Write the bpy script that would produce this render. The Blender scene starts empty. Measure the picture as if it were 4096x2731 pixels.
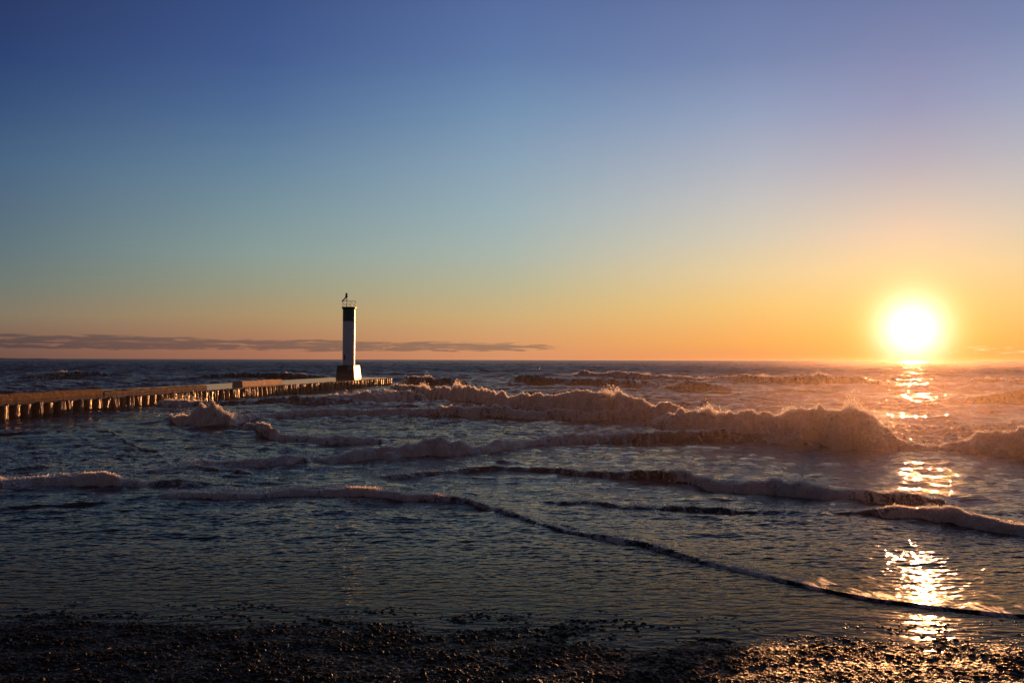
import bpy, math
import numpy as np
from mathutils import Vector, Matrix, Euler
R = math.radians
scene = bpy.context.scene
C = scene.collection

# ------------------------------------------------------------------ camera
CAM_H = 3.2
F = 1898.0                                  # focal length in pixels of a 2352 px wide frame
cd = bpy.data.cameras.new('camera'); cam = bpy.data.objects.new('camera', cd); C.objects.link(cam)
cd.sensor_width = 36.0; cd.lens = F / 2352 * 36; cd.clip_start = 0.1; cd.clip_end = 30000
cam.matrix_world = (Matrix.Translation((0, 0, CAM_H)) @ Matrix.Rotation(R(90 + 1.26), 4, 'X')
                    @ Matrix.Rotation(R(0.17), 4, 'Z'))
scene.camera = cam
scene.view_settings.view_transform = 'Standard'; scene.view_settings.look = 'None'
scene.view_settings.exposure = 0; scene.view_settings.gamma = 1
scene.cycles.use_denoising = True
scene.cycles.max_bounces = 6; scene.cycles.volume_bounces = 0
scene.cycles.sample_clamp_indirect = 4.0

SUN_AZ, SUN_EL = R(25.85), R(1.95)
SUN_DIR = Vector((math.sin(SUN_AZ) * math.cos(SUN_EL), math.cos(SUN_AZ) * math.cos(SUN_EL), math.sin(SUN_EL)))
ld = bpy.data.lights.new('sun', 'SUN'); sun = bpy.data.objects.new('sun', ld); C.objects.link(sun)
ld.energy = 5.0; ld.angle = R(0.53); ld.color = (1.0, 0.42, 0.15)
sun.rotation_euler = SUN_DIR.to_track_quat('Z', 'Y').to_euler(); sun.location = (20, 40, 30)


def lin(c):
    return tuple(((v / 255) / 12.92 if v / 255 <= 0.04045 else ((v / 255 + 0.055) / 1.055) ** 2.4) for v in c)


class NT:
    """small node-tree builder"""
    def __init__(s, tree): s.t = tree; s.n = tree.nodes; s.l = tree.links
    def new(s, typ, **kw):
        n = s.n.new(typ)
        for k, v in kw.items(): setattr(n, k, v)
        return n
    def put(s, sock, v):
        if v is None: return
        if isinstance(v, bpy.types.NodeSocket): s.l.new(v, sock)
        else: sock.default_value = v
    def m(s, op, a, b=None, c=None, clamp=False):
        n = s.new('ShaderNodeMath', operation=op); n.use_clamp = clamp
        for i, v in enumerate((a, b, c)): s.put(n.inputs[i], v)
        return n.outputs[0]
    def rng(s, v, a, b, c=0.0, d=1.0, smooth=False):
        n = s.new('ShaderNodeMapRange'); n.clamp = True
        if smooth: n.interpolation_type = 'SMOOTHSTEP'
        for k, x in zip(('Value', 'From Min', 'From Max', 'To Min', 'To Max'), (v, a, b, c, d)): s.put(n.inputs[k], x)
        return n.outputs[0]
    def mix(s, f, a, b, typ='MIX'):
        n = s.new('ShaderNodeMix', data_type='RGBA', blend_type=typ); n.clamp_result = False
        s.put(n.inputs[0], f); s.put(n.inputs[6], a if not isinstance(a, tuple) else (*a[:3], 1)); s.put(n.inputs[7], b if not isinstance(b, tuple) else (*b[:3], 1))
        return n.outputs[2]
    def ramp(s, f, stops):
        n = s.new('ShaderNodeValToRGB'); cr = n.color_ramp; s.put(n.inputs[0], f)
        while len(cr.elements) > 1: cr.elements.remove(cr.elements[0])
        cr.elements[0].position = stops[0][0]; cr.elements[0].color = (*stops[0][1], 1)
        for p, c in stops[1:]:
            e = cr.elements.new(p); e.color = (*c, 1)
        return n.outputs[0]
    def noise(s, vec, scale, detail=3, rough=0.5, dist=0.0):
        n = s.new('ShaderNodeTexNoise'); s.put(n.inputs['Vector'], vec)
        n.inputs['Scale'].default_value = scale; n.inputs['Detail'].default_value = detail
        n.inputs['Roughness'].default_value = rough; n.inputs['Distortion'].default_value = dist
        return n.outputs[0]
    def mapping(s, vec, scale=(1, 1, 1), loc=(0, 0, 0), rot=(0, 0, 0)):
        n = s.new('ShaderNodeMapping'); s.put(n.inputs[0], vec)
        n.inputs['Scale'].default_value = scale; n.inputs['Location'].default_value = loc; n.inputs['Rotation'].default_value = rot
        return n.outputs[0]


# ------------------------------------------------------------------ sky (world)
world = bpy.data.worlds.new('World'); scene.world = world; world.use_nodes = True
w = NT(world.node_tree); w.n.clear()
tc = w.new('ShaderNodeTexCoord').outputs['Generated']
sep = w.new('ShaderNodeSeparateXYZ'); w.l.new(tc, sep.inputs[0])
dx, dy, dz = sep.outputs
elev = w.m('MULTIPLY', w.m('ARCSINE', dz), 180 / math.pi)                     # degrees
az = w.m('MULTIPLY', w.m('ARCTAN2', dx, dy), 180 / math.pi)                   # degrees, + to the right
daz = w.m('SUBTRACT', az, math.degrees(SUN_AZ))
phi = w.m('ABSOLUTE', w.m('WRAP', daz, 180.0, -180.0))
ef = w.m('DIVIDE', elev, 30.0, clamp=True)
EL = {0: 23.5, .15: 20.3, .3: 16.9, .45: 13.4, .55: 11.0, .6: 9.9, .65: 8.7, .7: 7.4, .75: 6.2, .8: 5.0, .85: 3.8, .88: 3.0, .92: 2.0, .95: 1.3, 1: 0.0}
def sky_ramp(tab, k, zen):
    st = sorted((EL[f] * k / 30, lin(c)) for f, c in tab.items())
    return w.ramp(ef, st + [(1.0, zen)])
r_sun = sky_ramp({0: (115, 127, 170), .15: (134, 141, 180), .3: (156, 158, 190), .45: (188, 180, 190), .55: (214, 197, 187), .65: (242, 210, 180), .75: (255, 218, 160), .85: (255, 212, 135), .92: (255, 202, 110), 1: (255, 180, 85)}, .92, lin((62, 68, 94)))
r_9 = sky_ramp({0: (108, 125, 170), .15: (121, 138, 179), .3: (150, 163, 194), .45: (180, 184, 197), .55: (200, 197, 195), .65: (216, 206, 186), .75: (237, 210, 162), .85: (248, 202, 125), .95: (253, 178, 95), 1: (248, 155, 95)}, .96, lin((58, 66, 94)))
r_26 = sky_ramp({0: (88, 112, 163), .15: (97, 124, 171), .3: (117, 148, 182), .45: (141, 166, 187), .6: (158, 180, 186), .7: (172, 185, 176), .8: (190, 184, 150), .88: (210, 178, 125), .95: (220, 160, 110), 1: (220, 148, 105)}, 1, lin((44, 56, 88)))
r_43 = sky_ramp({0: (60, 84, 137), .15: (67, 93, 146), .3: (82, 112, 154), .45: (104, 134, 160), .6: (125, 150, 158), .7: (140, 159, 154), .8: (156, 156, 132), .88: (176, 148, 108), .95: (176, 125, 95), 1: (170, 112, 88)}, .95, lin((32, 44, 72)))
r_58 = sky_ramp({0: (43, 60, 106), .15: (45, 68, 117), .3: (57, 84, 126), .45: (74, 103, 134), .6: (90, 112, 130), .7: (100, 120, 126), .8: (116, 124, 116), .88: (135, 122, 102), .95: (132, 98, 82), 1: (115, 84, 76)}, .86, lin((24, 32, 54)))
r_180 = w.ramp(ef, [(0, lin((84, 76, 84))), (.1, lin((118, 96, 98))), (.3, lin((98, 89, 98))), (1, lin((34, 38, 56)))])
sky = w.mix(w.rng(phi, 0, 9.4), r_sun, r_9)
sky = w.mix(w.rng(phi, 9.4, 26.4), sky, r_26)
sky = w.mix(w.rng(phi, 26.4, 43), sky, r_43)
sky = w.mix(w.rng(phi, 43, 57.7), sky, r_58)
sky = w.mix(w.rng(phi, 57.7, 110), sky, r_180)
nis = w.new('ShaderNodeTexSky', sky_type='NISHITA'); nis.sun_disc = False
nis.sun_elevation = SUN_EL; nis.sun_rotation = SUN_AZ; nis.dust_density = 2.0
ns_ = w.mix(1.0, nis.outputs[0], (0.05, 0.05, 0.05), 'MULTIPLY')
sky = w.mix(0.06, sky, ns_)
# low cloud bank along the horizon
cmb = w.new('ShaderNodeCombineXYZ')
w.put(cmb.inputs[0], w.m('MULTIPLY', az, 0.42)); w.put(cmb.inputs[1], w.m('MULTIPLY', elev, 5.2)); w.put(cmb.inputs[2], 3.7)
n1 = w.noise(cmb.outputs[0], 1.0, 7, 0.62, 0.5)
topline = w.rng(az, -34.0, 6.0, 1.62, 1.25)
band = w.m('MULTIPLY', w.rng(elev, 0.36, 0.72, smooth=True), w.rng(w.m('SUBTRACT', elev, topline), -0.30, 0.10, 1.0, 0.0, smooth=True))
ext = w.m('MULTIPLY', w.rng(az, -1, 9, 1.0, 0.0), w.rng(az, -75, -60, 0.0, 1.0))
dens = w.m('ADD', w.m('MULTIPLY', n1, 1.7), w.m('MULTIPLY_ADD', w.m('MULTIPLY', band, ext), 0.66, -0.87))
cl = w.rng(dens, 0.36, 0.60, smooth=True)
cl = w.m('MULTIPLY', cl, w.rng(elev, 0.30, 0.50, smooth=True))
cloud_col = w.mix(1.0, sky, (0.46, 0.56, 0.78), 'MULTIPLY')
sky = w.mix(w.m('MULTIPLY', cl, 0.88), sky, cloud_col)
# thin bright streaks beside the sun
cmb2 = w.new('ShaderNodeCombineXYZ')
w.put(cmb2.inputs[0], w.m('MULTIPLY', az, 0.9)); w.put(cmb2.inputs[1], w.m('MULTIPLY', elev, 9.0)); w.put(cmb2.inputs[2], 9.1)
n2 = w.noise(cmb2.outputs[0], 1.0, 4, 0.6, 0.6)
stk = w.m('MULTIPLY', w.rng(n2, 0.54, 0.66, smooth=True), w.m('MULTIPLY', w.rng(elev, 0.22, 0.5, smooth=True), w.rng(elev, 0.8, 1.1, 1.0, 0.0, smooth=True)))
stk = w.m('MULTIPLY', stk, w.rng(az, 26.5, 29.5, smooth=True))
sky = w.mix(w.m('MULTIPLY', stk, 0.6), sky, (1.0, 0.86, 0.40))
# bright aureole of the low sun
dot = w.new('ShaderNodeVectorMath', operation='DOT_PRODUCT'); w.l.new(tc, dot.inputs[0]); dot.inputs[1].default_value = SUN_DIR
ang = w.m('MULTIPLY', w.m('ARCCOSINE', w.m('MINIMUM', dot.outputs['Value'], 0.9999999)), 180 / math.pi)
def gauss(A, s_): return w.m('MULTIPLY', w.m('EXPONENT', w.m('MULTIPLY', w.m('MULTIPLY', ang, ang), -1 / (s_ * s_))), A)
glow = w.new('ShaderNodeCombineXYZ')
w.put(glow.inputs[0], w.m('ADD', gauss(2.0, 2.2), gauss(.10, 7))); w.put(glow.inputs[1], w.m('ADD', gauss(1.2, 2.0), gauss(.03, 7))); w.put(glow.inputs[2], gauss(1.35, 1.7))
sky = w.mix(1.0, sky, glow.outputs[0], 'ADD')
bg = w.new('ShaderNodeBackground'); w.put(bg.inputs[0], sky); bg.inputs[1].default_value = 1.0
out = w.new('ShaderNodeOutputWorld'); w.l.new(bg.outputs[0], out.inputs[0])
world.cycles.sampling_method = 'MANUAL'; world.cycles.sample_map_resolution = 2048

# ------------------------------------------------------------------ numpy noise
def _perm(seed):
    p = np.arange(256, dtype=np.int32); np.random.RandomState(seed).shuffle(p); return np.concatenate([p, p])
def perlin(x, y, seed=0):
    P = _perm(seed)
    xi = np.floor(x); yi = np.floor(y); xf = (x - xi).astype(np.float32); yf = (y - yi).astype(np.float32)
    xi = xi.astype(np.int64) & 255; yi = yi.astype(np.int64) & 255
    ang_ = (np.arange(256) * (2 * np.pi / 256)).astype(np.float32); gx = np.cos(ang_); gy = np.sin(ang_)
    u = xf * xf * xf * (xf * (xf * 6 - 15) + 10); v = yf * yf * yf * (yf * (yf * 6 - 15) + 10)
    def g(ix, iy, fx, fy):
        h = P[P[(xi + ix) & 255] + ((yi + iy) & 255)]
        return gx[h] * fx + gy[h] * fy
    a = g(0, 0, xf, yf); b = g(1, 0, xf - 1, yf); c = g(0, 1, xf, yf - 1); d = g(1, 1, xf - 1, yf - 1)
    return 1.5 * ((a + u * (b - a)) + v * ((c + u * (d - c)) - (a + u * (b - a))))
def sstep(a, b, x):
    t = np.clip((x - a) / (b - a), 0, 1); return t * t * (3 - 2 * t)

# ------------------------------------------------------------------ shore profile
_ys = np.array([-40, 0, 5.0, 6.0, 14.0, 16.7, 24.0, 60.0, 9000.0]); _zs = np.array([1.2, .78, .56, .51, 0.125, 0.0, -0.4, -2.5, -6.0])
def z_sand(y): return np.interp(y, _ys, _zs)
def z_water(y):
    film = -0.022 + 0.0235 * sstep(7.2, 9.6, y) + 0.031 * sstep(9.8, 15, y)
    a = z_sand(y) + film; k = 0.03
    return 0.5 * (a + np.sqrt(a * a + k * k))
def px_horizon(px): return 822.5 + 6.5 * px / 2352
_Yt = np.exp(np.linspace(math.log(5), math.log(5000), 6000)); _Tt = (CAM_H - z_water(_Yt)) / _Yt
def px_depth(px, y):                                       # image position on the calm water -> distance
    t = (y - px_horizon(px)) / F
    return np.interp(-t, -_Tt, _Yt)

# ------------------------------------------------------------------ water
def axis_a(da, amax, far, grow=1.12):
    inner = list(np.arange(-amax, amax + da / 2, da)); s_ = da; x = inner[-1]; o = []
    while x < far: s_ *= grow; x += s_; o.append(x)
    return np.array([-v for v in reversed(o)] + inner + o)
def build_rows():
    rows = [7.3]
    while rows[-1] < 6500:
        y = rows[-1]
        if y < 17: d = 0.018
        elif y < 60: d = 0.0017 * y
        elif y < 160: d = 0.0030 * y
        elif y < 700: d = 0.48 + (y - 160) * .0012
        else: d = 1.128 + (y - 700) * .012
        rows.append(y + d)
    return np.array(rows)
A = axis_a(0.00094, 0.70, 3.0); ROW = build_rows()
print('grid', len(ROW), len(A))
aa, YY = np.meshgrid(A.astype(np.float32), ROW.astype(np.float32)); XX = aa * YY
PX = 1176 + F * aa
dY = np.gradient(ROW).astype(np.float32)[:, None] * np.ones_like(aa); cell = np.maximum(dY, YY * 0.00094)
def lod(l): return np.clip((l / cell - 1.6) / 1.8, 0, 1)

lee = 1 - (.35 + .4 * sstep(55, 75, YY)) * ((lambda lt: sstep(-8.5, -6, lt) * (1 - sstep(4, 11, lt)))(.9861 * (XX + 25.1) - .1660 * (YY - 40.5))) * sstep(30, 38, YY) * (1 - sstep(103, 110, YY))
Z = (z_water(YY) + .012 * sstep(-1.5, 4.0, XX) * (1 - sstep(10, 14, YY)) + .003 * perlin(XX / 1.3, YY / .5, 300) * (1 - sstep(9, 11, YY))).astype(np.float32); foam = np.zeros_like(Z); chop = np.zeros_like(Z)
# open-water chop, crests parallel to the shore, smaller near the beach
deep = sstep(16, 75, YY)
for i, (l, amp, st) in enumerate([(17, .26, .45), (8.5, .26, .5), (4.3, .22, .55), (2.1, .13, .6), (1.0, .060, .65), (.5, .026, .7), (.25, .012, .8)]):
    n_ = perlin((XX * st + YY * .12 + 31 * i) / l, (YY - XX * .10 + 17 * i) / l, 10 + i)
    n_ = (1 - 2.2 * np.abs(n_)) if i < 5 else n_
    near = (0.09 if l > 3 else 0.40) if l > .6 else .8
    Z += (amp * lod(l) * (near + (1 - near) * deep) * sstep(11, 19, YY) * lee * n_ * (1 + .5 * perlin(XX / 30, YY / 30, 40 + i))).astype(np.float32)
# thin swash ripples
for i, (l, amp) in enumerate([(.9, .011), (.42, .012), (.22, .0100), (.12, .0068), (.07, .0042)]):
    fl = (.05, .10, .24, .65, 1.15)[i]
    Z += (amp * (fl + (1 - fl) * sstep(10.0, 14.5, YY + .35 * np.clip(XX, -2, 6))) * (.25 + .75 * sstep(9.0, 12, YY)) * (1 - sstep(16, 24, YY)) * lod(l) * perlin((XX * .6 + 5 * i) / l, (YY - .25 * XX) / l, 60 + i)).astype(np.float32)

# named wave fronts: (px, y of the toe, y of the crest, foam 0..1) read on the photograph, turned into metres
WAVES = [
 # main outer breaker, left section by the pier end then across
 (dict(wf=.9, wb=3.2), [(880, 905, 893, .1), (930, 918, 893, .6), (1010, 925, 889, .9), (1090, 938, 897, 1), (1180, 952, 918, 1), (1290, 962, 912, 1), (1340, 968, 903, 1), (1420, 972, 909, 1), (1470, 976, 912, 1), (1540, 985, 938, 1), (1600, 992, 952, .8), (1660, 996, 962, .3)]),
 # right hand section
 (dict(wf=1.1, wb=2.6), [(1480, 990, 978, .2), (1540, 1000, 955, .9), (1640, 1010, 949, 1), (1700, 1014, 947, 1), (1780, 1018, 950, 1), (1850, 1024, 936, 1), (1930, 1030, 940, 1), (2000, 1035, 952, 1), (2040, 1038, 982, 1), (2075, 1040, 1014, 1), (2120, 1042, 1022, 1), (2200, 1043, 1020, 1), (2240, 1047, 1004, 1), (2352, 1054, 984, 1), (2450, 1062, 990, 1), (2600, 1066, 1000, .8)]),
 # low line of white water in front of the pier
 (dict(wf=.5, wb=1.2), [(370, 972, 968, .3), (405, 982, 962, 1), (450, 987, 950, 1), (480, 988, 944, 1), (530, 987, 954, 1), (600, 974, 955, .9), (700, 966, 948, .8), (850, 964, 946, .8), (1000, 968, 945, .7), (1200, 970, 945, .8), (1400, 974, 950, .8), (1500, 978, 964, .5), (1560, 982, 976, .2)]),
 (dict(wf=.5, wb=1.6), [(545, 997, 993, .2), (570, 1000, 973, .5), (600, 1006, 982, .6), (650, 1017, 998, .7), (750, 1026, 1006, .7), (830, 1026, 1006, .8), (900, 1030, 1012, .8)]),
 (dict(wf=.6, wb=1.6), [(690, 1062, 1054, .3), (760, 1068, 1050, .9), (850, 1062, 1036, .9), (940, 1058, 1022, 1), (1090, 1056, 1019, 1), (1150, 1048, 1017, .9), (1220, 1037, 1014, .7), (1300, 1029, 1005, .8), (1400, 1026, 1000, .5), (1500, 1023, 997, .3), (1600, 1021, 995, .3), (1700, 1022, 994, .3), (1780, 1024, 998, .5), (1880, 1030, 1014, .6)]),
 (dict(wf=.4, wb=1.1), [(400, 1078, 1074, .2), (440, 1082, 1062, .5), (560, 1080, 1062, .7), (640, 1076, 1056, .8), (670, 1074, 1048, 1), (700, 1072, 1056, .6), (730, 1070, 1062, .3)]),
 (dict(wf=.35, wb=1.0), [(-80, 1128, 1100, .6), (0, 1124, 1097, .7), (60, 1124, 1098, .8), (130, 1122, 1094, 1), (250, 1123, 1091, 1), (290, 1122, 1104, .9), (330, 1128, 1108, .6), (440, 1128, 1106, .4), (490, 1122, 1114, .2), (520, 1121, 1118, 0)]),
 (dict(wf=.17, wb=.9, k=.72), [(-80, 1180, 1172, .1), (0, 1179, 1167, .15), (200, 1166, 1153, .2), (370, 1152, 1138, .3), (395, 1149, 1128, .9), (600, 1148, 1128, .9), (700, 1142, 1118, .95), (850, 1143, 1122, 1), (950, 1153, 1130, .8), (1050, 1163, 1145, .5), (1150, 1184, 1167, .5), (1250, 1213, 1197, .45), (1400, 1243, 1225, .6), (1480, 1258, 1240, .55), (1600, 1292, 1277, .6), (1700, 1312, 1298, .7), (1850, 1349, 1336, .6), (2000, 1379, 1367, .5), (2200, 1403, 1392, .45), (2352, 1417, 1406, .4), (2600, 1434, 1423, .3)]),
 (dict(wf=.15, wb=.5, k=.7), [(1020, 1140, 1136, .1), (1080, 1158, 1150, .3), (1180, 1188, 1176, .3), (1250, 1205, 1193, .3), (1330, 1222, 1210, .3), (1430, 1238, 1228, .2), (1560, 1262, 1256, .1)]),
 (dict(wf=.2, wb=.9), [(850, 1106, 1100, .2), (900, 1106, 1094, .5), (1000, 1101, 1088, .4), (1100, 1092, 1078, .3), (1190, 1090, 1077, .2), (1240, 1092, 1074, .3), (1380, 1105, 1085, .4), (1500, 1112, 1090, .4), (1580, 1118, 1088, .7), (1620, 1130, 1096, 1), (1750, 1143, 1108, 1), (1850, 1150, 1108, 1), (1950, 1158, 1124, .9), (2020, 1162, 1134, .7), (2080, 1162, 1134, .5), (2140, 1160, 1148, .3), (2180, 1158, 1154, 0)]),
 (dict(wf=.2, wb=.7, k=.9), [(1090, 1166, 1160, .1), (1150, 1158, 1148, .2), (1230, 1155, 1150, .1), (1300, 1168, 1154, .3), (1420, 1172, 1159, .35), (1560, 1178, 1161, .4), (1700, 1184, 1168, .3), (1820, 1186, 1174, .2), (1940, 1188, 1178, .1), (2010, 1190, 1172, .3), (2050, 1196, 1163, .9), (2150, 1206, 1170, 1), (2250, 1220, 1184, 1), (2352, 1234, 1198, 1), (2500, 1245, 1210, .9)]),
 # outer waves
 (dict(wf=1.6, wb=3.5), [(1150, 888, 882, 0), (1190, 890, 866, .15), (1240, 893, 869, .1), (1300, 893, 875, .1), (1380, 896, 874, .15), (1440, 900, 879, .2), (1500, 900, 884, .1), (1580, 900, 893, 0)]),
 (dict(wf=1.8, wb=3.5), [(1290, 872, 869, .1), (1340, 874, 857, .9), (1420, 878, 858, .9), (1480, 880, 863, .8), (1520, 880, 864, .9), (1580, 884, 870, .5), (1640, 885, 872, .4), (1720, 888, 866, .6), (1800, 890, 870, .6), (1870, 892, 866, .6), (1960, 894, 872, .5), (2050, 894, 878, .3), (2130, 894, 886, .1)]),
 (dict(wf=1.6, wb=3), [(1500, 902, 897, 0), (1550, 906, 885, .1), (1585, 908, 876, .15), (1620, 908, 886, .1), (1700, 908, 900, 0)]),
 (dict(wf=1.6, wb=3), [(1700, 915, 910, 0), (1790, 918, 903, .1), (1880, 922, 905, .1), (1960, 924, 916, 0)]),
 (dict(wf=1.6, wb=3), [(1900, 880, 874, 0), (2200, 888, 880, .1), (2260, 890, 872, .4), (2352, 892, 874, .5), (2600, 894, 876, .4)]),
 (dict(wf=1.6, wb=3), [(2000, 934, 930, 0), (2150, 936, 926, .1), (2260, 934, 914, .1), (2352, 934, 906, .1), (2600, 934, 914, .1)]),
 (dict(wf=1.4, wb=3), [(-100, 876, 872, .1), (60, 878, 870, .2), (80, 878, 862, .45), (150, 876, 858, .4), (200, 875, 859, .15), (260, 874, 864, .1), (330, 874, 870, 0)]),
 (dict(wf=1.4, wb=3), [(400, 880, 877, .1), (440, 880, 868, .2), (520, 880, 862, .15), (590, 880, 861, .2), (690, 879, 863, .3), (760, 879, 870, .1), (800, 879, 876, 0)]),
 (dict(wf=1.4, wb=3), [(905, 882, 876, 0), (935, 892, 865, .35), (985, 892, 868, .3), (1030, 893, 876, .2), (1090, 893, 884, 0)]),
 (dict(wf=1.0, wb=2.5), [(700, 932, 926, .1), (750, 937, 912, .7), (850, 937, 906, .9), (900, 934, 902, .9), (960, 930, 910, .4), (1000, 930, 922, 0)]),
 (dict(wf=1.2, wb=2.5), [(420, 935, 930, 0), (520, 940, 922, .1), (700, 944, 918, .15), (780, 945, 921, .15), (880, 944, 934, 0)]),
 (dict(wf=.7, wb=2.0), [(340, 944, 938, .0), (380, 944, 926, .7), (420, 944, 920, 1), (450, 944, 926, .5), (500, 944, 936, 0)]),
 (dict(wf=.6, wb=1.2), [(-60, 1002, 998, 0), (60, 1002, 992, .1), (250, 1000, 994, .1), (330, 1040, 1034, .1), (380, 1040, 1034, 0)]),
 (dict(wf=.35, wb=.8), [(150, 1098, 1096, .1), (300, 1096, 1088, .4), (440, 1088, 1074, .6), (520, 1090, 1076, .4), (600, 1096, 1088, .1)]),
 (dict(wf=.3, wb=.8), [(1080, 1078, 1074, 0), (1150, 1078, 1064, .1), (1190, 1078, 1064, .1), (1260, 1078, 1072, 0)]),
]
px1 = 1176 + F * A
spray_src = []
foam_w = np.zeros_like(Z); lift = np.zeros_like(Z); hloc = np.zeros_like(Z)
for wi, (prm, pts) in enumerate(WAVES):
    P_ = np.array(pts, float); sel = (px1 > P_[0, 0]) & (px1 < P_[-1, 0])
    idx = np.where(sel)[0]
    if not len(idx): continue
    p = px1[idx]; yt = np.interp(p, P_[:, 0], P_[:, 1]); yc = np.interp(p, P_[:, 0], P_[:, 2]); fo = np.interp(p, P_[:, 0], P_[:, 3])
    k = 9 if len(p) > 40 else 1
    sm = lambda v: np.convolve(np.pad(v, k // 2, mode='edge'), np.ones(k) / k, 'valid')
    yt, yc, fo = sm(yt), sm(yc), sm(fo)
    Yt = px_depth(p, yt); ax = A[idx]
    wf = prm['wf'] * np.ones_like(p); Yc = Yt + wf
    zb = z_water(Yc); h = np.maximum(CAM_H - (yc - px_horizon(p)) / F * Yc - zb, 0.015)
    wf = np.clip(wf, h * .8, None); wf = np.minimum(wf, np.maximum(h * 2.2, .07)); Yc = Yt + wf
    h = np.maximum(CAM_H - (yc - px_horizon(p)) / F * Yc - zb, 0.012)
    h = h * prm.get('k', 1)
    x_ = ax * Yc
    J = 1.0 if prm['wf'] >= .8 else 2.0
    Yc = Yc + J * h * (.45 * perlin(x_ / 1.7, x_ * 0 + wi, 3) + .30 * perlin(x_ / .6, x_ * 0 + wi, 4)) + .22 * fo * perlin(x_ / 3.1, x_ * 0 + wi, 8)
    wf = wf * (1 + .45 * perlin(x_ / .8, x_ * 0 + 2 * wi, 9) + .3 * perlin(x_ / .3, x_ * 0 + 4 * wi, 12))
    h = h * (1 + J * .17 * perlin(x_ / 1.3, x_ * 0 + 7 * wi, 5) + (J - 1) * .42 * perlin(x_ / 2.2, x_ * 0 + 5 * wi, 15) + J * .12 * perlin(x_ / .35, x_ * 0 + 3 * wi, 6))
    end = np.minimum(sstep(0, 25, p - P_[0, 0]), sstep(0, 25, P_[-1, 0] - p)); h = h * end
    u = Yc[None, :] - YY[:, idx]
    wob = perlin(XX[:, idx] / .55, YY[:, idx] / .55, 90 + wi) * .40 * fo[None, :]
    uf = np.clip(u / wf[None, :] + wob, 0, None)
    roll = np.sqrt(np.clip(1 - uf ** 2, 0, 1)); slop = 1 - sstep(0, 1.15, uf)
    fm = np.clip(fo * 1.3, 0, 1)[None, :]
    front = slop * (1 - .75 * fm) + roll * .75 * fm
    wb = prm['wb'] * (1 - .35 * fm) * (2.6 if prm['wf'] < .45 else 1.7 if prm['wf'] < .8 else 1.2)
    back = np.exp(-np.abs(u) / wb * .8) * .55 + .45 * np.exp(-(u / (wb * .45)) ** 2)
    prof = np.where(u > 0, front, back)
    Z[:, idx] = np.maximum(Z[:, idx], Z[:, idx] * .55 + z_water(YY[:, idx]) * .45 + (h[None, :] * prof)) if False else Z[:, idx] * (1 - .35 * prof) + z_water(YY[:, idx]) * .35 * prof + h[None, :] * prof * (1 - .5 * np.clip(lift[:, idx] / (h[None, :] + .05), 0, 1))
    lift[:, idx] = np.maximum(lift[:, idx], h[None, :] * prof)
    fmask = fo[None, :] * np.where(u > 0, (uf < 1.12) * 1.0, np.exp(-np.abs(u) / (wb * .30 + .2)))
    foam_w[:, idx] = np.maximum(foam_w[:, idx], fmask); hloc[:, idx] = np.maximum(hloc[:, idx], fmask * np.clip(h[None, :], .06, 1.0))
    for j in range(len(idx)):
        if fo[j] > .25: spray_src.append((ax[j], Yc[j], h[j], fo[j], wi))
# lumpy white water
bill = np.zeros_like(Z); amp = 1.0; tot = 0
for i, l in enumerate([1.0, .5, .25, .125, .06]):
    bill += (amp * lod(l) * (1 - 2.4 * np.abs(perlin(XX / l + 9 * i, YY / l, 120 + i)))).astype(np.float32); tot += amp; amp *= .58
bill /= tot
bill *= -1
Z += (np.clip(lift, 0, .8) * (.10 * lod(.8) * perlin(XX / .8, YY / .5, 131) + .06 * lod(.4) * perlin(XX / .4, YY / .25, 132) + .03 * lod(.2) * perlin(XX / .2, YY / .13, 133))).astype(np.float32)
Z += (bill * hloc * foam_w ** .5 * .28).astype(np.float32)
# spread of froth behind the fronts and around the piers
pat = perlin(XX / 2.2, YY / 1.3, 150) + .6 * perlin(XX / .8, YY / .45, 151) + .35 * perlin(XX / .3, YY / .16, 152)
zone = sstep(17, 21, YY) * (1 - sstep(46, 75, YY))
foam = np.clip(foam_w + zone * .42 * sstep(.15, .8, pat), 0, 1)
flat_right = sstep(1960, 2060, PX) * sstep(28, 30, YY) * (1 - sstep(38, 43, YY))
foam = np.maximum(foam, flat_right * (.55 + .4 * np.clip(pat, -1, 1)))
Z += (flat_right * .16 * bill * lod(.3)).astype(np.float32)
left_mess = sstep(20.5, 22, YY) * (1 - sstep(27, 33, YY)) * (1 - sstep(500, 760, PX))
foam = np.maximum(foam, left_mess * .5 * sstep(-.1, .7, pat)); Z += (left_mess * .05 * bill).astype(np.float32)


def grid_object(name, X, Y, Zv, attrs, mat):
    nr, nc = X.shape; me = bpy.data.meshes.new(name); nv = nr * nc
    co = np.empty((nv, 3), np.float32); co[:, 0] = X.ravel(); co[:, 1] = Y.ravel(); co[:, 2] = Zv.ravel()
    me.vertices.add(nv); me.vertices.foreach_set('co', co.ravel())
    i = (np.arange(nr - 1)[:, None] * nc + np.arange(nc - 1)[None, :]).ravel()
    q = np.stack([i, i + 1, i + nc + 1, i + nc], 1).astype(np.int32)
    me.loops.add(q.size); me.loops.foreach_set('vertex_index', q.ravel())
    me.polygons.add(len(q)); me.polygons.foreach_set('loop_start', (np.arange(len(q)) * 4).astype(np.int32))
    me.update(calc_edges=True); me.polygons.foreach_set('use_smooth', np.ones(len(q), bool))
    for k_, v in attrs.items():
        at = me.attributes.new(k_, 'FLOAT', 'POINT'); at.data.foreach_set('value', v.astype(np.float32).ravel())
    me.materials.append(mat); o = bpy.data.objects.new(name, me); C.objects.link(o); return o


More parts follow.
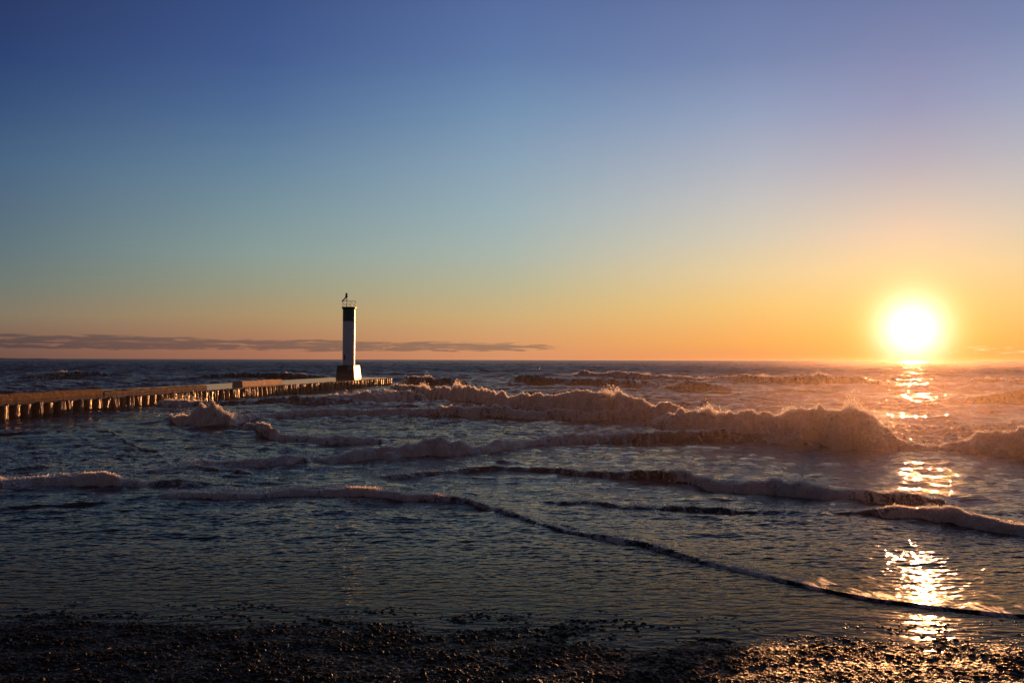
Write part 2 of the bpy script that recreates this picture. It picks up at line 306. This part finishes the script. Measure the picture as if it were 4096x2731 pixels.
def mat_new(name):
    m = bpy.data.materials.new(name); m.use_nodes = True; t = NT(m.node_tree); t.n.clear()
    o = t.new('ShaderNodeOutputMaterial'); return m, t, o
def principled(t, **kw):
    b = t.new('ShaderNodeBsdfPrincipled')
    for k_, v in kw.items():
        s_ = b.inputs[k_]
        if isinstance(v, tuple): v = (*v[:3], 1)
        t.put(s_, v)
    return b
def bump(t, h, dist, strength=1.0, normal=None):
    n = t.new('ShaderNodeBump'); n.inputs['Distance'].default_value = dist; n.inputs['Strength'].default_value = strength
    t.put(n.inputs['Height'], h)
    if normal is not None: t.l.new(normal, n.inputs['Normal'])
    return n.outputs[0]

# water material: sandy shallow water + froth
mW, t, o = mat_new('lake_water')
pos = t.new('ShaderNodeNewGeometry').outputs['Position']
fa = t.new('ShaderNodeAttribute', attribute_name='foam').outputs['Fac']
v1 = t.mapping(pos, (0.45, 1, 1))
nb1 = t.noise(v1, 1.5, 5, .66); nb2 = t.noise(t.mapping(pos, (0.38, 1, 1)), 7.0, 3, .5, .3); nb0 = t.noise(v1, .35, 3, .6)
sp = t.new('ShaderNodeSeparateXYZ'); t.l.new(pos, sp.inputs[0]); yd = sp.outputs[1]
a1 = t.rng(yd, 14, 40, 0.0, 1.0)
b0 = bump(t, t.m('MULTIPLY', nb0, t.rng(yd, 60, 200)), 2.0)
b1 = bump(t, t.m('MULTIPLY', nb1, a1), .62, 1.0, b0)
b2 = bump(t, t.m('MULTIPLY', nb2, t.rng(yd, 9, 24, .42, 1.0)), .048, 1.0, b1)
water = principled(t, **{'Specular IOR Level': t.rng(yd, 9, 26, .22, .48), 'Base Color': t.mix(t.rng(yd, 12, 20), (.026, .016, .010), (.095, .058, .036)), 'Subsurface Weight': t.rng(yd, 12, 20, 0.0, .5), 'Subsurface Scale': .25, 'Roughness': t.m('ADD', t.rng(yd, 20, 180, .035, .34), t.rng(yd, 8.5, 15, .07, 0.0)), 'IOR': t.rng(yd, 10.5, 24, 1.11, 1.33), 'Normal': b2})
nf = t.noise(pos, 7.0, 6, .7, .4); nf2 = t.noise(t.mapping(pos, (1, 1, 1)), 26.0, 4, .65)
bf = bump(t, t.m('ADD', nf, t.m('MULTIPLY', nf2, .45)), .05)
fcol = t.mix(t.rng(nf, .30, .70), (.40, .32, .28), (.70, .61, .56))
water.inputs['Subsurface Radius'].default_value = (1.0, .45, .2)
froth = principled(t, **{'Base Color': fcol, 'Roughness': .55, 'IOR': 1.33, 'Normal': bf, 'Subsurface Weight': .8, 'Subsurface Scale': .30})
froth.inputs['Subsurface Radius'].default_value = (.85, .52, .34)
nstr = t.noise(t.mapping(pos, (1, .35, .35)), 4.5, 5, .65, .5)
edge = t.m('ADD', fa, t.m('ADD', t.m('MULTIPLY', t.m('SUBTRACT', nf, .5), .9), t.m('MULTIPLY', t.m('SUBTRACT', nstr, .5), 2.4)))
mk = t.rng(edge, .36, .82, smooth=True); mk = t.m('MULTIPLY', mk, t.rng(fa, .03, .25))
mx = t.new('ShaderNodeMixShader'); t.put(mx.inputs[0], mk); t.l.new(water.outputs[0], mx.inputs[1]); t.l.new(froth.outputs[0], mx.inputs[2])
t.l.new(mx.outputs[0], o.inputs[0])
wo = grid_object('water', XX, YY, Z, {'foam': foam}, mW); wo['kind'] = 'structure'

# ------------------------------------------------------------------ spray thrown off the crests: many small droplets
rs = np.random.RandomState(5)
def flakes(name, cen, rad, mat):
    """each fleck of spray: one tiny torn film of water"""
    n = len(cen); d = rs.randn(n, 3, 3); d /= np.linalg.norm(d, axis=2, keepdims=True)
    V = cen[:, None, :] + d * rad[:, None, None] * (.8 + .7 * rs.rand(n, 3, 1))
    me = bpy.data.meshes.new(name); me.vertices.add(n * 3); me.vertices.foreach_set('co', V.astype(np.float32).ravel())
    me.loops.add(n * 3); me.loops.foreach_set('vertex_index', np.arange(n * 3, dtype=np.int32)); me.polygons.add(n)
    me.polygons.foreach_set('loop_start', (np.arange(n) * 3).astype(np.int32)); me.update(calc_edges=True)
    me.materials.append(mat); ob = bpy.data.objects.new(name, me); C.objects.link(ob); return ob
mS, t, o = mat_new('spray_drops')
d_ = t.new('ShaderNodeBsdfDiffuse'); d_.inputs[0].default_value = (.75, .70, .66, 1)
tr = t.new('ShaderNodeBsdfTranslucent'); tr.inputs[0].default_value = (.98, .95, .90, 1)
mx = t.new('ShaderNodeMixShader'); mx.inputs[0].default_value = .85
t.l.new(d_.outputs[0], mx.inputs[1]); t.l.new(tr.outputs[0], mx.inputs[2]); t.l.new(mx.outputs[0], o.inputs[0])
S = np.array(spray_src)
def zat(a_, y_):
    ci = np.clip(np.searchsorted(A, a_), 0, len(A) - 1); ri = np.clip(np.searchsorted(ROW, y_), 0, len(ROW) - 1); return Z[ri, ci]
wgt = np.where(S[:, 4] == 1, 2.0, np.where(S[:, 4] == 0, 1.4, 1.0)) * (.25 * sstep(7, 10, S[:, 1]) + .75 * sstep(12, 20, S[:, 1])) * (S[:, 3] ** 2) * (S[:, 2] ** 1.0) * (.3 + sstep(.1, .7, perlin(S[:, 0] * S[:, 1] / .9, S[:, 4] * 5.3, 77) + .35) * 1.6)
N = 340000
pick = rs.choice(len(S), N, p=wgt / wgt.sum()); a_ = S[pick, 0] + rs.randn(N) * .0006; y_ = S[pick, 1] + rs.randn(N) * .18 * S[pick, 2] + .1 * S[pick, 2]
burst = .2 + 2.3 * sstep(.1, .7, perlin(S[pick, 0] * S[pick, 1] / 1.5, S[pick, 4] * 3.1, 78) + .15)
z_ = zat(a_, y_) + rs.exponential(.036, N) * S[pick, 2] * burst
r_ = np.clip(rs.lognormal(-4.3, .5, N), .004, .05) * np.clip(y_ / 24, .3, 2.0)
cen = [np.stack([a_ * y_, y_, z_], 1)]; rad = [r_]
def puff(px, y, spread, up, n, size):          # a burst of spray at one spot
    Yp = px_depth(px, y) ; ap = (px - 1176) / F
    q = rs.randn(n, 3) * np.array(spread); q[:, 2] = np.abs(rs.randn(n)) * up
    c = q + np.array([ap * Yp, Yp, 0]); c[:, 2] += zat(c[:, 0] / c[:, 1], c[:, 1])
    cen.append(c); rad.append(np.clip(rs.lognormal(math.log(size), .5, n), .004, .06))
puff(400, 935, (.9, .5, .1), .30, 1600, .020); puff(425, 932, (.5, .4, .1), .22, 900, .02)
puff(1310, 945, (.8, .4, .1), .30, 1800, .014); puff(1350, 945, (.6, .3, .1), .22, 1200, .014)
puff(1850, 1005, (.5, .3, .1), .22, 1500, .010); puff(1345, 868, (2.0, .8, .1), .30, 1500, .03); puff(1500, 874, (2.4, .8, .1), .28, 1200, .03)
puff(470, 972, (1.1, .35, .1), .16, 1800, .016); puff(520, 975, (.8, .3, .1), .10, 900, .015); puff(1030, 910, (.9, .4, .1), .20, 1200, .016); puff(1110, 915, (.8, .4, .1), .18, 1200, .016)
puff(900, 934, (1.0, .4, .1), .15, 800, .018)
wv = (foam_w[:, :] ** 1.2 * (.3 + .7 * sstep(-.1, .6, perlin(XX / .5, YY / .35, 400))) * (YY < 115) * sstep(13, 20, YY) * (foam_w > .3)).astype(np.float64).ravel(); cw = np.cumsum(wv); M_ = 120000
pk = np.searchsorted(cw, rs.rand(M_) * cw[-1]); fx, fy, fz = XX.ravel()[pk], YY.ravel()[pk], Z.ravel()[pk]
cen.append(np.stack([fx + rs.randn(M_) * .01, fy + rs.randn(M_) * .02, fz + np.abs(rs.randn(M_)) * .0005 * fy], 1)); rad.append(np.clip(rs.lognormal(-7.5, .45, M_) * fy, .003, .06))
so = flakes('sea_spray', np.concatenate(cen), np.concatenate(rad), mS); so['kind'] = 'stuff'

# ------------------------------------------------------------------ beach
Ab = axis_a(0.0009, 0.66, 6.0, 1.15); rb = [6.5]
while rb[-1] < 9.8: rb.append(rb[-1] + .0065)
while rb[-1] < 12.8: rb.append(rb[-1] + .011)
while rb[-1] < 60: rb.append(rb[-1] + .35)
rb = np.array(list(np.linspace(-30, 6.2, 60)) + rb)
ab, Yb = np.meshgrid(Ab, rb); Xb = ab * np.maximum(Yb, 5.0)
Zb = z_sand(Yb)
Zb = Zb + .007 * perlin(Xb / 1.9, Yb / .8, 200) + .005 * perlin(Xb / .5, Yb / .3, 201)
fine = (Yb > 6.4) & (Yb < 12.9)
def cells(x, y, size, seed):
    gx = x / size; gy = y / size; ix = np.floor(gx).astype(np.int64); iy = np.floor(gy).astype(np.int64)
    best = np.full(x.shape, 9.0); hid = np.zeros(x.shape)
    for ox in (-1, 0, 1):
        for oy in (-1, 0, 1):
            cx = ix + ox; cy = iy + oy; hsh = (cx * 374761393 + cy * 668265263 + seed * 1442695) & 0x7fffffff
            hsh = ((hsh ^ (hsh >> 13)) * 1274126177) & 0x7fffffff
            r1 = (hsh & 1023) / 1023; r2 = ((hsh >> 10) & 1023) / 1023; r3 = ((hsh >> 20) & 255) / 255
            rr = .35 + .5 * r3
            d = np.hypot(gx - (cx + .15 + .7 * r1), gy - (cy + .15 + .7 * r2)) / rr
            m_ = d < best; best = np.where(m_, d, best); hid = np.where(m_, r3, hid)
    return best, hid
xf, yf = Xb[fine], Yb[fine]
d1, h1 = cells(xf, yf, .0165, 1); d2, h2 = cells(xf, yf, .038, 2)
peb = .0095 * np.sqrt(np.clip(1 - d1 ** 2, 0, 1)) * (.4 + h1) + .018 * np.sqrt(np.clip(1 - d2 ** 2, 0, 1)) * np.clip((h2 - .74) * 4, 0, 1)
patchy = sstep(-.35, .3, perlin(xf / .9, yf / .35, 210) + .5 * perlin(xf / .3, yf / .12, 211))
fade = 1 - sstep(8.4, 11.0, yf)
Zb[fine] += peb * (.45 + .55 * patchy) * (.22 + .78 * fade) - .008
mB, t, o = mat_new('wet_shingle')
pos = t.new('ShaderNodeNewGeometry').outputs['Position']
n1_ = t.noise(pos, 38, 3, .6); n2_ = t.noise(pos, 1.3, 3, .5)
col = t.mix(t.rng(n1_, .35, .65), (.012, .009, .007), (.040, .029, .021))
vor = t.new('ShaderNodeTexVoronoi'); vor.inputs['Scale'].default_value = 26; t.l.new(pos, vor.inputs['Vector'])
wet = t.rng(t.new('ShaderNodeSeparateColor').outputs[0], .62, .9, .03, .5)
t.l.new(vor.outputs['Color'], wet.node.inputs[0].links[0].from_node.inputs[0])
pb = principled(t, **{'Specular IOR Level': wet, 'Base Color': col, 'Roughness': t.rng(n1_, .35, .65, .24, .50), 'IOR': 1.40, 'Normal': bump(t, t.noise(pos, 120, 4, .7), .006)})
t.l.new(pb.outputs[0], o.inputs[0])
bo = grid_object('beach', Xb, Yb, Zb, {}, mB); bo['kind'] = 'structure'

# ------------------------------------------------------------------ mesh helpers
class MB:
    def __init__(s): s.v = []; s.f = []
    def add(s, vs, fs):
        b = len(s.v); s.v += [tuple(v) for v in vs]; s.f += [tuple(b + i for i in f) for f in fs]
    def box(s, x0, x1, y0, y1, z0, z1, tz=0.0, jag=0):
        vs = [(x0, y0, z0), (x1, y0, z0), (x1, y1, z0), (x0, y1, z0), (x0 + tz, y0 + tz, z1), (x1 - tz, y0 + tz, z1), (x1 - tz, y1 - tz, z1), (x0 + tz, y1 - tz, z1)]
        s.add(vs, [(3, 2, 1, 0), (4, 5, 6, 7), (0, 1, 5, 4), (1, 2, 6, 5), (2, 3, 7, 6), (3, 0, 4, 7)])
    def lathe(s, prof, n=24, c=(0, 0, 0), cap=True):
        vs = []
        for r, z in prof:
            for i in range(n):
                a = 2 * math.pi * i / n; vs.append((c[0] + r * math.cos(a), c[1] + r * math.sin(a), c[2] + z))
        fs = [(k * n + i, k * n + (i + 1) % n, (k + 1) * n + (i + 1) % n, (k + 1) * n + i) for k in range(len(prof) - 1) for i in range(n)]
        if cap: fs += [tuple(reversed(range(n))), tuple((len(prof) - 1) * n + i for i in range(n))]
        s.add(vs, fs)
    def tube(s, pts, r, n=8):
        pts = [Vector(p) for p in pts]; vs = []; rr = r if isinstance(r, (list, tuple)) else [r] * len(pts)
        for i, p in enumerate(pts):
            d = (pts[min(i + 1, len(pts) - 1)] - pts[max(i - 1, 0)]).normalized()
            up = Vector((0, 0, 1)) if abs(d.z) < .95 else Vector((1, 0, 0)); a = d.cross(up).normalized(); b = a.cross(d)
            vs += [p + (a * math.cos(q) + b * math.sin(q)) * rr[i] for q in (2 * math.pi * k / n for k in range(n))]
        fs = [(k * n + i, k * n + (i + 1) % n, (k + 1) * n + (i + 1) % n, (k + 1) * n + i) for k in range(len(pts) - 1) for i in range(n)]
        s.add(vs, fs + [tuple(range(n)), tuple(reversed([(len(pts) - 1) * n + i for i in range(n)]))])
    def build(s, name, mat, parent=None, smooth=False, bevel=0):
        me = bpy.data.meshes.new(name); me.from_pydata(s.v, [], s.f); me.materials.append(mat)
        import bmesh as _b
        bm = _b.new(); bm.from_mesh(me); _b.ops.recalc_face_normals(bm, faces=bm.faces); bm.to_mesh(me); bm.free()
        if smooth: me.polygons.foreach_set('use_smooth', np.ones(len(me.polygons), bool))
        ob = bpy.data.objects.new(name, me); C.objects.link(ob); ob.parent = parent
        if bevel:
            md = ob.modifiers.new('bevel', 'BEVEL'); md.width = bevel; md.segments = 2; md.limit_method = 'ANGLE'
        return ob
def thing(name, label, cat, loc, rz=0.0, group=None):
    e = bpy.data.objects.new(name, None); C.objects.link(e); e.location = loc; e.rotation_euler = (0, 0, rz)
    e['label'] = label; e['category'] = cat
    if group: e['group'] = group
    return e
def tag(o_, label, cat, group=None):
    o_['label'] = label; o_['category'] = cat
    if group: o_['group'] = group
    return o_
def simple(name, col, rough=.5, metal=0.0, nscale=None, dark=.6, bmp=0.0, spec=None, sc=(1, 1, 1)):
    m, t_, o_ = mat_new(name)
    pos_ = t_.new('ShaderNodeTexCoord').outputs['Object']
    c_ = col; kw = {}
    if nscale:
        n_ = t_.noise(t_.mapping(pos_, sc), nscale, 5, .62)
        c_ = t_.mix(t_.rng(n_, .35, .62), tuple(v * dark for v in col), col)
        if bmp: kw['Normal'] = bump(t_, n_, bmp)
    b_ = principled(t_, **{'Base Color': c_, 'Roughness': rough, 'Metallic': metal, **kw})
    t_.l.new(b_.outputs[0], o_.inputs[0]); return m
M_conc = simple('weathered_concrete', (.42, .36, .30), .55, 0, 5.0, .45, .02)
M_deck = simple('wet_deck_concrete', (.10, .085, .075), .10, 0, 1.2, .5, .006)
M_pile = simple('rusty_wet_steel', (.20, .078, .034), .20, 0, 11.0, .30, .035, sc=(1, 1, .35))
M_white = simple('white_tower_paint', (.62, .62, .66), .25, 0, 1.6, .86, .01, sc=(1, 1, .5))
M_green = simple('green_tower_paint', (.006, .06, .035), .30, 0, 3.0, .7, .008)
M_base = simple('pale_base_concrete', (.13, .078, .042), .36, 0, 4.0, .5, .02)
M_rail = simple('galvanised_rail', (.45, .45, .45), .30, .6)
M_lamp = simple('green_lens', (.004, .09, .06), .12)
M_black = simple('black_metal', (.02, .02, .02), .4)
M_panel = simple('solar_cells', (.05, .08, .13), .15)
M_plate = simple('pale_plate', (.42, .42, .44), .4)

# ------------------------------------------------------------------ pier
ux, uy = .1660, .9861; PZ = .95; RZ = math.atan2(uy, ux) - math.pi / 2      # local +Y runs out along the pier, local +X faces the beach side
P0 = (-25.1, 40.5, 0)
def pw(lat, s_): return (P0[0] + ux * s_ + uy * lat, P0[1] + uy * s_ - ux * lat)
pier = thing('pier', 'long low concrete pier walled with rusty sheet piles, water pouring off its deck', 'pier', P0, RZ)
S0, S1 = -14.0, 62.2
b = MB(); b.box(-7.2, 0.04, S0, S1, PZ - .10, PZ); b.build('deck', M_deck, pier, bevel=.015)
b = MB(); b.box(-7.1, -.37, S0 + .1, S1 - .3, -2.5, PZ - .103); b.build('core', M_conc, pier)
b = MB(); b.box(-7.35, -7.203, S0, S1, -2.5, PZ - .01); b.build('far_wall', M_pile, pier)
SP = .78; k = 0; s_ = S0
proto = None
while s_ < S1 - .05:
    if proto is None:
        b = MB(); prof = [(0, -.32), (.10, -.32), (.17, -.28), (.24, -.05), (.28, -.005), (.33, .012), (.42, .02), (.51, .012), (.56, -.005), (.60, -.05), (.67, -.28), (.74, -.32), (.778, -.32)]
        vs = []
        for z in (-2.5, PZ - .104):
            vs += [(x_, y__, z) for y__, x_ in prof] + [(x_ - .03, y__, z) for y__, x_ in prof]
        n = len(prof); m2 = 2 * n; fs = []
        for i in range(n - 1):
            fs += [(i, i + 1, m2 + i + 1, m2 + i), (n + i + 1, n + i, m2 + n + i, m2 + n + i + 1), (m2 + i, m2 + i + 1, m2 + n + i + 1, m2 + n + i), (i + 1, i, n + i, n + i + 1)]
        fs += [(0, m2, m2 + n, n), (n - 1, n + n - 1, m2 + n + n - 1, m2 + n - 1)]
        b.add(vs, fs); proto = b.build('sheet_pile', M_pile, pier, smooth=False); q = proto
    else:
        q = proto.copy(); C.objects.link(q); q.parent = pier
    q.location = (0, s_, 0)
    s_ += SP

# water spilling off the deck edge over the piles
mF, t, o = mat_new('spilling_water')
tcg = t.new('ShaderNodeNewGeometry').outputs['Position']
nn = t.noise(t.mapping(tcg, (14, 14, 2.2)), 1.0, 4, .6)
d_ = principled(t, **{'Base Color': t.mix(t.rng(nn, .4, .6), (.16, .11, .09), (.62, .50, .44)), 'Roughness': .22, 'IOR': 1.33, 'Normal': bump(t, nn, .05)})
tr = t.new('ShaderNodeBsdfTranslucent'); tr.inputs[0].default_value = (.6, .5, .42, 1)
mx = t.new('ShaderNodeMixShader'); mx.inputs[0].default_value = .25; t.l.new(d_.outputs[0], mx.inputs[1]); t.l.new(tr.outputs[0], mx.inputs[2])
t.l.new(mx.outputs[0], o.inputs[0])
b = MB(); rr = np.random.RandomState(11)
for sc_, n_, sp_ in [(0.9, 2, .15), (2.3, 3, .3), (4.2, 4, .5), (5.8, 3, .4), (8.2, 4, .5), (10.2, 5, .7), (16.3, 9, 1.2), (22, 16, 2.6), (26.5, 12, 1.4), (32.0, 16, 1.3), (38.0, 8, 1.0), (42.5, 14, 1.6), (47.0, 12, 1.5), (52.0, 10, 1.2), (56.5, 5, 1.2), (60.3, 3, .6), (-3, 8, 1.5)]:
    for _ in range(n_):
        s0 = sc_ + rr.randn() * sp_; s0 = min(max(s0, S0), S1 - .3); out_ = .05 + abs(rr.randn()) * .05; drift = rr.randn() * .10; r0 = .025 + .05 * rr.rand(); L = .55 + .5 * rr.rand()
        pts = []; rad_ = []
        for kk in range(9):
            tt = kk / 8; pts.append((out_ * tt ** .5 * 1.6 + .03, s0 + drift * tt, PZ - .01 - L * tt ** 1.4)); rad_.append(r0 * (1 - .3 * tt) * (.75 + .5 * rr.rand()))
        b.tube(pts, rad_, 6)
fw = b.build('spilling_water', mF, None, smooth=True); fw.location = P0; fw.rotation_euler = (0, 0, RZ); fw['kind'] = 'stuff'

# concrete walls and block standing on the deck
def jag_block(x0, x1, y0, y1, z0, z1, n, seed, amp=.02, taper=.05):
    b_ = MB(); r_ = np.random.RandomState(seed); vs = []
    for i in range(n + 1):
        y = y0 + (y1 - y0) * i / n; j = r_.randn(6) * amp; e_ = 0
        vs += [(x0, y, z0), (x0 + taper, y, z1 + j[1] * .6), (x1 - taper + j[2] * .5, y, z1 + j[2]), (x1 + j[3] * .4, y, z0 + (z1 - z0) * .55), (x1 + j[4] * .3, y, z0)]
    fs = [(i * 5 + k_, i * 5 + (k_ + 1) % 5, (i + 1) * 5 + (k_ + 1) % 5, (i + 1) * 5 + k_) for i in range(n) for k_ in range(5)]
    b_.add(vs, fs + [tuple(reversed(range(5))), tuple(n * 5 + k_ for k_ in range(5))]); return b_
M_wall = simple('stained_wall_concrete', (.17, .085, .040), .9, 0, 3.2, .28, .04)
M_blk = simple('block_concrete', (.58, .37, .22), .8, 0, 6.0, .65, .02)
def local_box(name, mat, lat0, lat1, s0, s1, h, n, seed, label):
    o_ = jag_block(lat0, lat1, 0, s1 - s0, 0, h, n, seed).build(name, mat, None, bevel=.01)
    o_.location = (*pw(0, s0), PZ + .003); o_.rotation_euler = (0, 0, RZ); return tag(o_, label, 'concrete wall')
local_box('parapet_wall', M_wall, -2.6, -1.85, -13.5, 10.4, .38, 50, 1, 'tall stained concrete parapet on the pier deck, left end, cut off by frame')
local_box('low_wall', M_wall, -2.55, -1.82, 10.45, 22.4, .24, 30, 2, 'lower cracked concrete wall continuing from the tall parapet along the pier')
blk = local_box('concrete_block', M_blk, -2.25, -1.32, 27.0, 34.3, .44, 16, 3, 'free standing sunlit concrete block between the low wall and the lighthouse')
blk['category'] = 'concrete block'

# ------------------------------------------------------------------ lighthouse
lc = pw(-3.75, 57.3)                       # centre of the base
LH = thing('lighthouse', 'slim white round lighthouse with green top band standing on the pier end', 'lighthouse', (lc[0], lc[1], PZ + .004), RZ)
b = MB(); hb = 1.16
b.box(-hb, hb, -hb, hb, 0, 1.53, .16); b.build('base', M_base, LH, bevel=.02)
TR = .72; tz0, tz1 = 1.532, 8.30
rs2 = np.random.RandomState(3); prof = []
for i in range(46):
    z = tz0 + (6.72 - tz0) * i / 45; prof.append((TR * (1 + rs2.randn() * .0030), z))
tw = MB(); tw.lathe(prof, 64); tower = tw.build('tower', M_white, LH, smooth=True)
b = MB(); b.lathe([(TR + .006, 6.724), (TR + .008, 7.2), (TR + .004, 7.6), (TR + .008, 8.12), (.83, 8.22), (.84, 8.24), (.84, 8.38), (.80, 8.40)], 64); b.build('green_band', M_green, LH)
b = MB(); b.lathe([(TR + .03, tz0 - .002), (TR + .03, tz0 + .06)], 48); b.build('foot_ring', M_plate, LH)
GZ = 8.40
rl = MB()
for hz in (.30, .70): rl.tube([(.80 * math.cos(2 * math.pi * k_ / 32), .80 * math.sin(2 * math.pi * k_ / 32), GZ + hz) for k_ in range(33)], .018, 6)
railing = rl.build('railing', M_rail, LH, smooth=True)
for an in (178, 88, 28, -8, 125, 235, 300):
    pb_ = MB(); pb_.tube([(.80 * math.cos(R(an)), .80 * math.sin(R(an)), GZ - .06), (.80 * math.cos(R(an)), .80 * math.sin(R(an)), GZ + .71)], .018, 6); pb_.build('post', M_rail, railing, smooth=True)
px_ = -.33
b = MB(); b.tube([(px_, 0, GZ), (px_, 0, GZ + 1.12)], .030, 10); pole = b.build('pole', M_black, LH, smooth=True)
b = MB(); b.lathe([(.05, 0), (.09, .03), (.15, .09), (.17, .13), (.135, .17), (.13, .30), (.115, .50), (.105, .56), (.06, .60), (.01, .615)], 24, (px_, 0, GZ + 1.08)); b.build('beacon_lamp', M_lamp, LH, smooth=True)
b = MB(); b.box(-.36, .36, -.24, .24, -.025, .025); pan = b.build('solar_panel', M_panel, LH, bevel=.004)
pan.location = (px_ - .30, -.02, GZ + .92); pan.rotation_euler = (R(22), R(-47), R(12))
b = MB(); b.tube([(px_, 0, GZ + .70), (px_ - .26, -.01, GZ + .90)], .014, 6); b.tube([(px_, 0, GZ + 1.05), (px_ - .2, -.01, GZ + 1.02)], .014, 6); b.build('bracket', M_rail, LH)
b = MB(); b.tube([(px_, 0, GZ + .80), (px_ + .16, 0, GZ + .84)], .02, 6); b.lathe([(.02, -.03), (.05, -.02), (.05, .03), (.02, .05)], 12, (px_ + .15, 0, GZ + .85)); b.build('sensor_arm', M_black, LH)
def curved_plate(a0, a1, z0, z1, r0, r1, n=8):
    b_ = MB(); vs = []
    for i in range(n + 1):
        a = R(a0 + (a1 - a0) * i / n); c_, s__ = math.cos(a), math.sin(a)
        vs += [(r0 * c_, r0 * s__, z0), (r1 * c_, r1 * s__, z0), (r1 * c_, r1 * s__, z1), (r0 * c_, r0 * s__, z1)]
    fs = [(i * 4 + k_, i * 4 + (k_ + 1) % 4, i * 4 + 4 + (k_ + 1) % 4, i * 4 + 4 + k_) for i in range(n) for k_ in range(4)]
    b_.add(vs, fs + [(0, 1, 2, 3), (n * 4 + 3, n * 4 + 2, n * 4 + 1, n * 4)]); return b_
dr = curved_plate(-125, -68, 1.62, 3.55, TR - .01, TR + .025).build('door', M_white, LH)
curved_plate(-112, -99, 2.15, 2.75, TR + .026, TR + .035).build('vent', M_black, dr)
b = MB(); b.box(-.05, .05, -TR - .12, -TR - .027, 2.98, 3.06); b.tube([(.0, -TR - .11, 3.04), (.10, -TR - .15, 3.10)], .02, 6); b.build('door_light', M_rail, dr)
b = MB(); b.box(.33, .93, -hb + .06, -hb + .10, .98, 1.44); sg = b.build('notice_plate', M_plate, LH); 
sg.rotation_euler = (0, 0, 0)
b = MB()
for q in range(4): b.box(.40, .86 - .08 * (q % 2), -hb + .052, -hb + .0595, 1.35 - q * .10, 1.39 - q * .10)
b.build('notice_lines', M_black, sg)

# ------------------------------------------------------------------ buoys
M_buoy = simple('dark_buoy', (.03, .035, .03), .35); M_bw = simple('buoy_band', (.6, .56, .5), .4)
def buoy(px, y, h, r, label):
    Yb_ = CAM_H * F / (y - px_horizon(px)); xx = (px - 1176) / F * Yb_
    e = thing('buoy', label, 'buoy', (xx, Yb_, float(zat(xx / Yb_, Yb_)) - .05), 0, 'channel buoys off the pier end')
    b_ = MB(); b_.lathe([(r * .6, -.3), (r, -.1), (r, h * .30), (r * .8, h * .42), (r * .45, h * .75), (r * .4, h), (.02, h * 1.02)], 16); b_.build('float', M_buoy, e, smooth=True)
    b_ = MB(); b_.lathe([(r * .72 , h * .52), (r * .62, h * .64)], 16); b_.build('band', M_bw, e); return e
buoy(1155, 859.6, .55, .28, 'small dark buoy afloat right of the pier end, shorter and nearer one')
buoy(1237, 851.8, .95, .30, 'taller dark buoy afloat farther out and right of the small one')

# ------------------------------------------------------------------ far shore and small flotsam
M_shore = simple('far_woods', (.02, .024, .02), .9, 0, .01, .6)
b = MB(); r_ = np.random.RandomState(8); n = 160; vs = []; 
for i in range(n + 1):
    a0 = -.95 + (.485 - 0.0) * i / n; hh = (5.5 + 2.0 * math.sin(i * .31) + 1.8 * r_.rand()) * float(sstep(1.0, .35, i / n)) - 1.5 * (i > n * .8) ; 
    for (yy, zz) in ((5200, -6), (5200, hh), (5500, hh * 1.1), (5500, -6)): vs.append((a0 * yy, yy, zz))
fs = [(i * 4 + k_, i * 4 + (k_ + 1) % 4, i * 4 + 4 + (k_ + 1) % 4, i * 4 + 4 + k_) for i in range(n) for k_ in range(4)]
b.add(vs, fs); so_ = b.build('far_shore', M_shore); so_['kind'] = 'structure'
M_twig = simple('driftwood', (.22, .15, .10), .6)
for (px, y, ang_, L, lab) in [(253, 1491, 60, .10, 'short pale twig lying on the dark shingle, upper of two at left'), (175, 1540, 50, .13, 'thin pale twig lying on the dark shingle near the bottom left corner')]:
    t_ = (y - px_horizon(px)) / F; ys_ = np.linspace(5, 9, 400); Yq = float(np.interp(-t_, -(CAM_H - z_sand(ys_)) / ys_, ys_)); xq = (px - 1176) / F * Yq
    b = MB(); ca, sa = math.cos(R(ang_)), math.sin(R(ang_)); b.tube([(-L / 2 * ca, -L / 2 * sa, 0), (0, .006, .004), (L / 2 * ca, L / 2 * sa, .004)], [.005, .006, .003], 6)
    tw_ = b.build('twig', M_twig, None, smooth=True); tw_.location = (xq, Yq, float(z_sand(Yq)) + .02); tag(tw_, lab, 'twig', 'twigs on the shingle')

# ------------------------------------------------------------------ air: thin haze over the whole lake, two low tinted volumes added for the warm veil near the sun
def air(name, lo, hi, dens, g, col):
    b_ = MB(); b_.box(lo[0], hi[0], lo[1], hi[1], lo[2], hi[2]); m_, t_, o_ = mat_new(name)
    v_ = t_.new('ShaderNodeVolumePrincipled'); v_.inputs['Density'].default_value = dens; v_.inputs['Anisotropy'].default_value = g
    v_.inputs['Color'].default_value = (*col, 1); t_.l.new(v_.outputs[0], o_.inputs['Volume'])
    q_ = b_.build(name, m_); q_['kind'] = 'stuff'; return q_
air('haze', (-21000, -60, -9), (21000, 6700, 14), 0.35e-5, .85, (.95, .92, .90))
air('surf_glare_veil', (-60, 14, -1.5), (110, 48, 2.6), 0.00085, .85, (1.0, .74, .58))  # added volume, tinted orange to veil the breakers toward the sun
air('lake_glare_veil', (-400, 48.3, -1.5), (500, 480, 3.05), 0.00007, .90, (1.0, .74, .55))  # added volume giving the far water its orange glow below the sun
